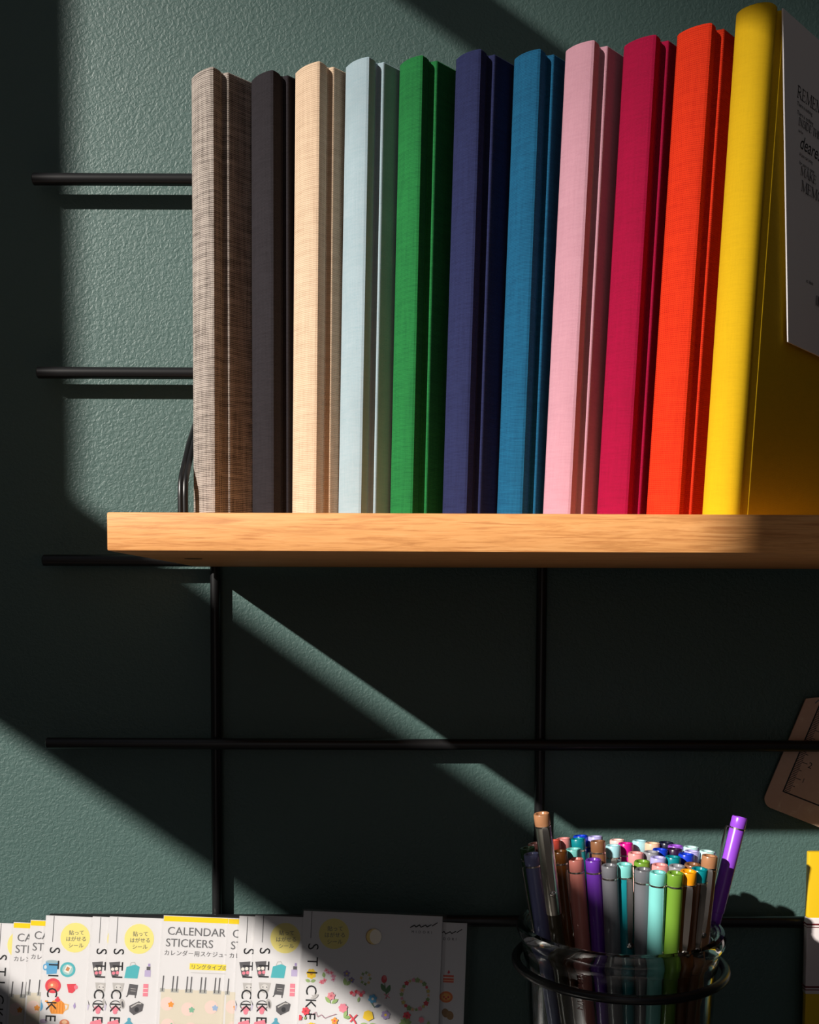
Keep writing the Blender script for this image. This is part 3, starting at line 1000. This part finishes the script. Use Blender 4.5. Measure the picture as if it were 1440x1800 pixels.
# pixel of the cap's top, plug colour, barrel colour ('chrome' for the metal one), clip bearing in degrees (0 = towards +x, -90 = towards the viewer, None = turned away), label
PENS = [
    (924, 1501, 'slate', 'slate', 185, 'slate blue pen leaning out at the left rim of the jar'),
    (926, 1490, 'dkgreen', 'dkgreen', 20, 'dark green pen behind the slate blue one'),
    (941, 1482, 'mauve', 'mauve', -30, 'mauve-brown pen between the slate blue pen and the tall metal pen'),
    (984, 1496, 'amber', 'amber', 150, 'dark amber brown pen right of the tall metal pen'),
    (974, 1477, 'coral', 'coral', 80, 'coral red pen almost hidden behind the tall metal pen'),
    (990, 1474, 'pink', 'amber', 90, 'salmon pink capped pen at the back left, right of the tall metal pen'),
    (1014, 1474, 'teal', 'teal', 60, 'teal pen at the back left beside the salmon pink cap'),
    (1024, 1469, 'blue', 'blue', 90, 'blue cap rearmost left, behind the teal one'),
    (1008, 1492, 'aqua', 'aqua', 160, 'aqua pen behind the dusty rose pen'),
    (1012, 1510, 'rose', 'rose', 130, 'dusty rose pen in the front row left of the dark purple pen'),
    (1043, 1511, 'purple', 'purple', 10, 'dark purple pen in the front row beside the dusty rose one'),
    (1051, 1478, 'brown', 'brown', 190, 'brown pen standing behind the dark purple one'),
    (1043, 1470, 'lavender', 'lavender', 90, 'lavender cap rearmost behind the brown pen'),
    (1085, 1476, 'palepink', 'palepink', 100, 'pale pink cap at the back beside the magenta pen'),
    (1078, 1486, 'paleblue', 'paleblue', -100, 'pale blue pen with thin clip between brown and magenta pens'),
    (1100, 1482, 'magenta', 'magenta', -60, 'magenta capped pen near the back centre of the jar'),
    (1128, 1478, 'paleblue', 'paleblue', 90, 'pale blue capped pen at the back centre right of the magenta one'),
    (1072, 1521, 'grey', 'grey', 100, 'dark grey pen in the front row right of the dark purple pen'),
    (1098, 1519, 'aqua', 'teal', -80, 'aqua capped pen with its clip facing front between two grey pens'),
    (1118, 1499, 'pink', 'palepink', 90, 'tall pink pen behind the front row, left of the green cap'),
    (1129, 1514, 'green', 'green', 0, 'olive green cap just behind the right grey pen'),
    (1131, 1528, 'grey', 'grey', 5, 'dark grey pen in the front row left of the aqua one'),
    (1146, 1497, 'smoke', 'smoke', 60, 'smoky grey cap behind the lavender blue cap'),
    (1152, 1481, 'peach', 'peach', 120, 'peach cap at the back beside the navy one'),
    (1167, 1482, 'navy', 'navy', 90, 'black navy cap at the back behind the blue caps'),
    (1164, 1493, 'blue', 'blue', 80, 'bright blue cap in front of the black navy cap'),
    (1159, 1507, 'lavender', 'lavender', 70, 'lavender blue cap in the middle of the jar'),
    (1161, 1520, 'pink', 'pink', 180, 'salmon pink cap just behind the front aqua pen'),
    (1161, 1533, 'aqua', 'aqua', -10, 'bright aqua pen in the front row left of the green pen'),
    (1182, 1506, 'teal', 'teal', 50, 'dark teal cap right of the lavender blue one'),
    (1183, 1492, 'plum', 'plum', 60, 'plum black cap between the two bright blue caps'),
    (1191, 1486, 'violet', 'violet', 60, 'violet cap at the back right near the pale aqua caps'),
    (1209, 1488, 'paleaqua', 'paleaqua', 60, 'pale aqua cap at the back right beside the violet one'),
    (1222, 1496, 'lavender', 'lavender', 30, 'pale lavender cap at the right back, behind the bright blue cap'),
    (1207, 1501, 'blue', 'blue', 30, 'bright blue pen right of the dark teal cap'),
    (1190, 1522, 'smoke', 'smoke', 160, 'pale grey cap behind the front green pen'),
    (1218, 1519, 'brown', 'brown', 120, 'light brown cap behind the orange capped pen'),
    (1197, 1536, 'green', 'green', 190, 'olive green pen in the front row with clip on its left'),
    (1239, 1496, 'paleaqua', 'smoke', 40, 'pale aqua cap farthest right at the back, behind the wood brown cap'),
    (1248, 1504, 'wood', 'wood', -100, 'wood brown capped pen with metal clip beside the leaning violet pen'),
    (1226, 1536, 'orange', 'amber', -95, 'orange capped pen with a metal clip facing front'),
    (1251, 1535, 'teal', 'brown', -80, 'teal capped pen with metal clip at the right end of the front row'),
]
GROUP_PENS = 'pens standing in the glass jar'
tops, bases = [], []
for q in PENS:
    t_ = atz(q[0], q[1], CAPZ)
    tops.append(Vector((t_.x, t_.y)))
RP = 0.0039


def relax(ps, mind, R, cx, cy, it, keep):
    orig = [p.copy() for p in ps]
    for _ in range(it):
        for i in range(len(ps)):
            for j in range(i):
                d = ps[i] - ps[j]
                if d.length < mind:
                    if d.length < 1e-6:
                        d = Vector((1e-4, 2e-4))
                    s = d.normalized() * (mind - d.length) * 0.5
                    ps[i] = ps[i] + s; ps[j] = ps[j] - s
        for i in range(len(ps)):
            ps[i] = ps[i] + (orig[i] - ps[i]) * keep
            d = ps[i] - Vector((cx, cy))
            if d.length > R:
                ps[i] = Vector((cx, cy)) + d.normalized() * R


tall_top = [at(952, 1430, -0.103), at(1301, 1436, -0.066)]
relax(tops, 0.0080, 0.048, JX, JY, 120, 0.02)
allb = [p.copy() for p in tops] + [Vector((tall_top[0].x, tall_top[0].y)), Vector((tall_top[1].x, tall_top[1].y))]
bases = [Vector((JX + 0.006 + (p.x - JX) * 0.66, JY + (p.y - JY) * 0.70)) for p in allb]
bases[-2] = Vector((JX - 0.020, JY - 0.012)); bases[-1] = Vector((JX + 0.026, JY + 0.004))
relax(bases, 0.0066, 0.0335, JX, JY, 160, 0.01)
PENZ = JB + 0.0062


def pen(i, top, base, plug, barrel, bearing, label, metal=False, cap_len=0.052):
    d = Vector(top) - Vector(base)
    L = d.length
    ax = d.normalized()
    if bearing is None:
        bearing = 90
    h = Vector((math.cos(math.radians(bearing)), math.sin(math.radians(bearing)), 0))
    xa = (h - ax * h.dot(ax)).normalized(); ya = ax.cross(xa)
    mat = Matrix(((xa.x, ya.x, ax.x, base[0]), (xa.y, ya.y, ax.y, base[1]), (xa.z, ya.z, ax.z, base[2]), (0, 0, 0, 1)))
    root = empty('pen', mat, label, 'pen', GROUP_PENS)
    mb = M_CHROME_WARM if metal else penmat(barrel)
    bm = bmesh.new()
    add_lathe(bm, [(0, 0), (0.0020, 0), (0.0029, 0.003), (0.0033, 0.02), (0.0035, L - cap_len - 0.0004), (0.0035, L - cap_len + 0.002), (0, L - cap_len + 0.002)], 20)
    bm_obj('barrel', bm, penmat('olive') if metal else mb, root)
    bm = bmesh.new()
    z0 = L - cap_len
    add_lathe(bm, [(0.0033, z0), (0.0039, z0 + 0.0004), (0.0040, L - 0.0065), (0.0039, L - 0.0062), (0, L - 0.0061)], 24)
    bm_obj('cap', bm, mb, root)
    bm = bmesh.new()
    add_lathe(bm, [(0.0034, L - 0.0066), (0.0038, L - 0.0058), (0.0040, L - 0.0052), (0.0040, L - 0.0006), (0.0037, L), (0.0026, L), (0.0021, L - 0.0009), (0.0010, L - 0.0011), (0, L - 0.0011)], 24)
    bm_obj('end_plug', bm, penmat(plug), root)
    # sprung metal clip: collar, strip and round tip
    bm = bmesh.new()
    add_lathe(bm, [(0.0038, L - 0.0066), (0.00415, L - 0.0066), (0.00415, L - 0.0058), (0.0038, L - 0.0058)], 24)
    zt, zb = L - 0.0062, L - 0.040
    pts = [(0.0040, zt), (0.0052, zt + 0.0002), (0.0056, zt - 0.0012), (0.0053, zt - 0.012), (0.0047, zb + 0.006), (0.0044, zb)]
    vs = []
    for (x, z), hw in zip(pts, (0.0010, 0.0012, 0.0015, 0.0016, 0.0013, 0.0009)):
        vs.append([bm.verts.new((x + dx, s * hw, z)) for dx in (0, 0.0004) for s in (-1, 1)])
    for A_, B_ in zip(vs[:-1], vs[1:]):
        for a, b in ((0, 1), (1, 3), (3, 2), (2, 0)):
            bm.faces.new((A_[a], A_[b], B_[b], B_[a]))
    bm.faces.new((vs[0][0], vs[0][1], vs[0][3], vs[0][2])); bm.faces.new((vs[-1][0], vs[-1][2], vs[-1][3], vs[-1][1]))
    r = bmesh.ops.create_uvsphere(bm, u_segments=12, v_segments=8, radius=0.0017)
    for v in r['verts']:
        v.co = Vector((0.0046 + v.co.x * 0.45, v.co.y, zb + v.co.z))
    r = bmesh.ops.create_uvsphere(bm, u_segments=10, v_segments=6, radius=0.0008)
    for v in r['verts']:
        v.co = Vector((0.0054 + v.co.x * 0.6, v.co.y, zb + v.co.z))
    bm_obj('clip', bm, M_CHROME, root)
    return root


M_CHROME_WARM = plain('warm_chrome', (0.74, 0.70, 0.60), 0.28, 1.0)
for i, (q, tp, bs) in enumerate(zip(PENS, tops, bases)):
    pen(i, (tp.x, tp.y, CAPZ), (bs.x, bs.y, PENZ), q[2], q[3], q[4], q[5])
tl_ = [(tall_top[0], bases[-2], 'wood', 'olive', -88, 'tall pen with a shiny metal cap rising above the jar\'s left side', True),
       (tall_top[1], bases[-1], 'bright', 'bright', 175, 'bright violet pen leaning far out at the right side of the jar', False)]
for tp, bs, a, b, c, lab, me_ in tl_:
    # the tall ones stand on the heap of the others, clear of the glass floor
    d = Vector(tp) - Vector((bs.x, bs.y, PENZ))
    base = Vector(tp) - d.normalized() * min(d.length, 0.152)
    pen(99, tuple(tp), tuple(base), a, b, c, lab, me_)

# ------------------------------------------------------------------ template ruler hanging behind the grid
RY = -0.0052
o0 = at(1339, 1414, RY); e1 = (at(1440, 1454, RY) - o0).normalized()
e2 = Vector((0, 1, 0)).cross(e1) * -1
if e2.z < 0:
    e2 = -e2
rm = Matrix(((e1.x, 0, e2.x, o0.x), (e1.y, 1, e2.y, o0.y), (e1.z, 0, e2.z, o0.z), (0, 0, 0, 1)))


def rl(x, y):
    q = at(x, y, RY) - o0
    return q.dot(e1), q.dot(e2)


def kraft():
    s = NT('kraft_brown')
    co = s.obj()
    nz = s.noise(co, 160.0, 4, 0.6, 1.0)
    s.l(s.ramp(nz, [(0.40, (0.72, 0.47, 0.34)), (0.62, (0.75, 0.50, 0.37)), (0.75, (0.85, 0.66, 0.50))]), s.b.inputs['Base Color'])
    s.set(Roughness=0.35, Specular_IOR_Level=0.5)
    return s.m


M_KRAFT = kraft()
rul = empty('template_ruler', rm, 'brown template ruler with centimetre scale hanging behind the grid at the right edge', 'ruler')
hl = rl(1424, 1231)
R0 = 0.0058
outl = [(R0 - R0 * math.cos(a), R0 - R0 * math.sin(a)) for a in [math.pi / 2 * k / 8 for k in range(9)]]
outl += [(0.085, 0.0), (0.085, hl[1] + 0.035), (0.03, hl[1] + 0.016), (0.0, hl[1])]
bm = bmesh.new(); add_prism(bm, [(x, -z) for x, z in outl], 0, 0.0009)
for v in bm.verts:
    v.co = Vector((v.co.x, v.co.z, -v.co.y))
bm_obj('plate', bm, M_KRAFT, rul, 0)
pr = Print()
c0 = rl(1377, 1391)
pr.line([(c0[0], c0[1]), (c0[0], c0[1] + 0.075)], 0.0008, M_INK); pr.line([(c0[0], c0[1]), (c0[0] + 0.06, c0[1])], 0.0008, M_INK)
for k in range(1, 66):
    l_ = 0.0068 if k % 10 == 0 else (0.0052 if k % 5 == 0 else 0.0036)
    pr.line([(c0[0], c0[1] + k * 0.001), (c0[0] + l_, c0[1] + k * 0.001)], 0.00040, M_INK)
for k in range(1, 45):
    if k > 20:
        pr.line([(c0[0] + k * 0.001, c0[1] + 0.009), (c0[0] + k * 0.001, c0[1] + (0.013 if k % 5 else 0.015))], 0.00040, M_INK)
pr.build('scale_marks', rul)
letters('numerals', [('1', c0[0] + 0.0075, c0[1] + 0.0088, 0.0040, 0, 0, 1), ('2', c0[0] + 0.0075, c0[1] + 0.0182, 0.0050, 0, 0, 1), ('3', c0[0] + 0.0075, c0[1] + 0.0285, 0.0050, 0, 0, 1),
                     ('4', c0[0] + 0.0075, c0[1] + 0.0385, 0.0050, 0, 0, 1)], M_INK, rul)
bm = bmesh.new()
h0 = Vector((0.006, 0.0002, hl[1] - 0.0005))
add_tube(bm, [h0, h0 + Vector((0.006, -0.001, 0.012)), h0 + Vector((0.012, -0.003, 0.026))], 0.0004, 8)
bm_obj('hanging_cord', bm, plain('grey_cord', (0.25, 0.25, 0.26), 0.7), rul)

# ------------------------------------------------------------------ yellow packet at the right edge
PKY = -0.0205
k0 = at(1423, 1498, PKY)
pk = empty('packet', Matrix.Translation((k0.x, PKY, LS + 0.0001)), 'glossy yellow packet with white red-lined band cut by the right edge', 'packet')
Hp = k0.z - LS - 0.0001
M_YEL = plain('yellow_plastic', (0.72, 0.47, 0.012), 0.3, 0, 0.5, 0.02)
bm = bmesh.new(); add_box(bm, (0, 0, 0), (0.034, 0.0045, Hp), 0.0008)
bm_obj('body', bm, M_YEL, pk)
zt, zb = at(1423, 1613, PKY).z - LS, at(1423, 1748, PKY).z - LS
bm = bmesh.new(); add_box(bm, (-0.0003, -0.0003, zb), (0.0343, 0.0048, zt), 0.0008)
bd = bm_obj('paper_band', bm, plain('glossy_white', (0.72, 0.66, 0.66), 0.25, 0, 0.5, 0.02), pk)
bd['label'] = 'white paper band'
M_REDL = plain('dark_red_line', (0.16, 0.015, 0.02), 0.4)
bm = bmesh.new()
for y_, hh in ((1625, 0.0009), (1630, 0.0004), (1735, 0.0010), (1740, 0.0005)):
    z = at(1423, y_, PKY).z - LS
    add_box(bm, (-0.00045, -0.00045, z - hh / 2), (0.03445, 0.00495, z + hh / 2), 0)
bm_obj('red_line', bm, M_REDL, bd, 0)
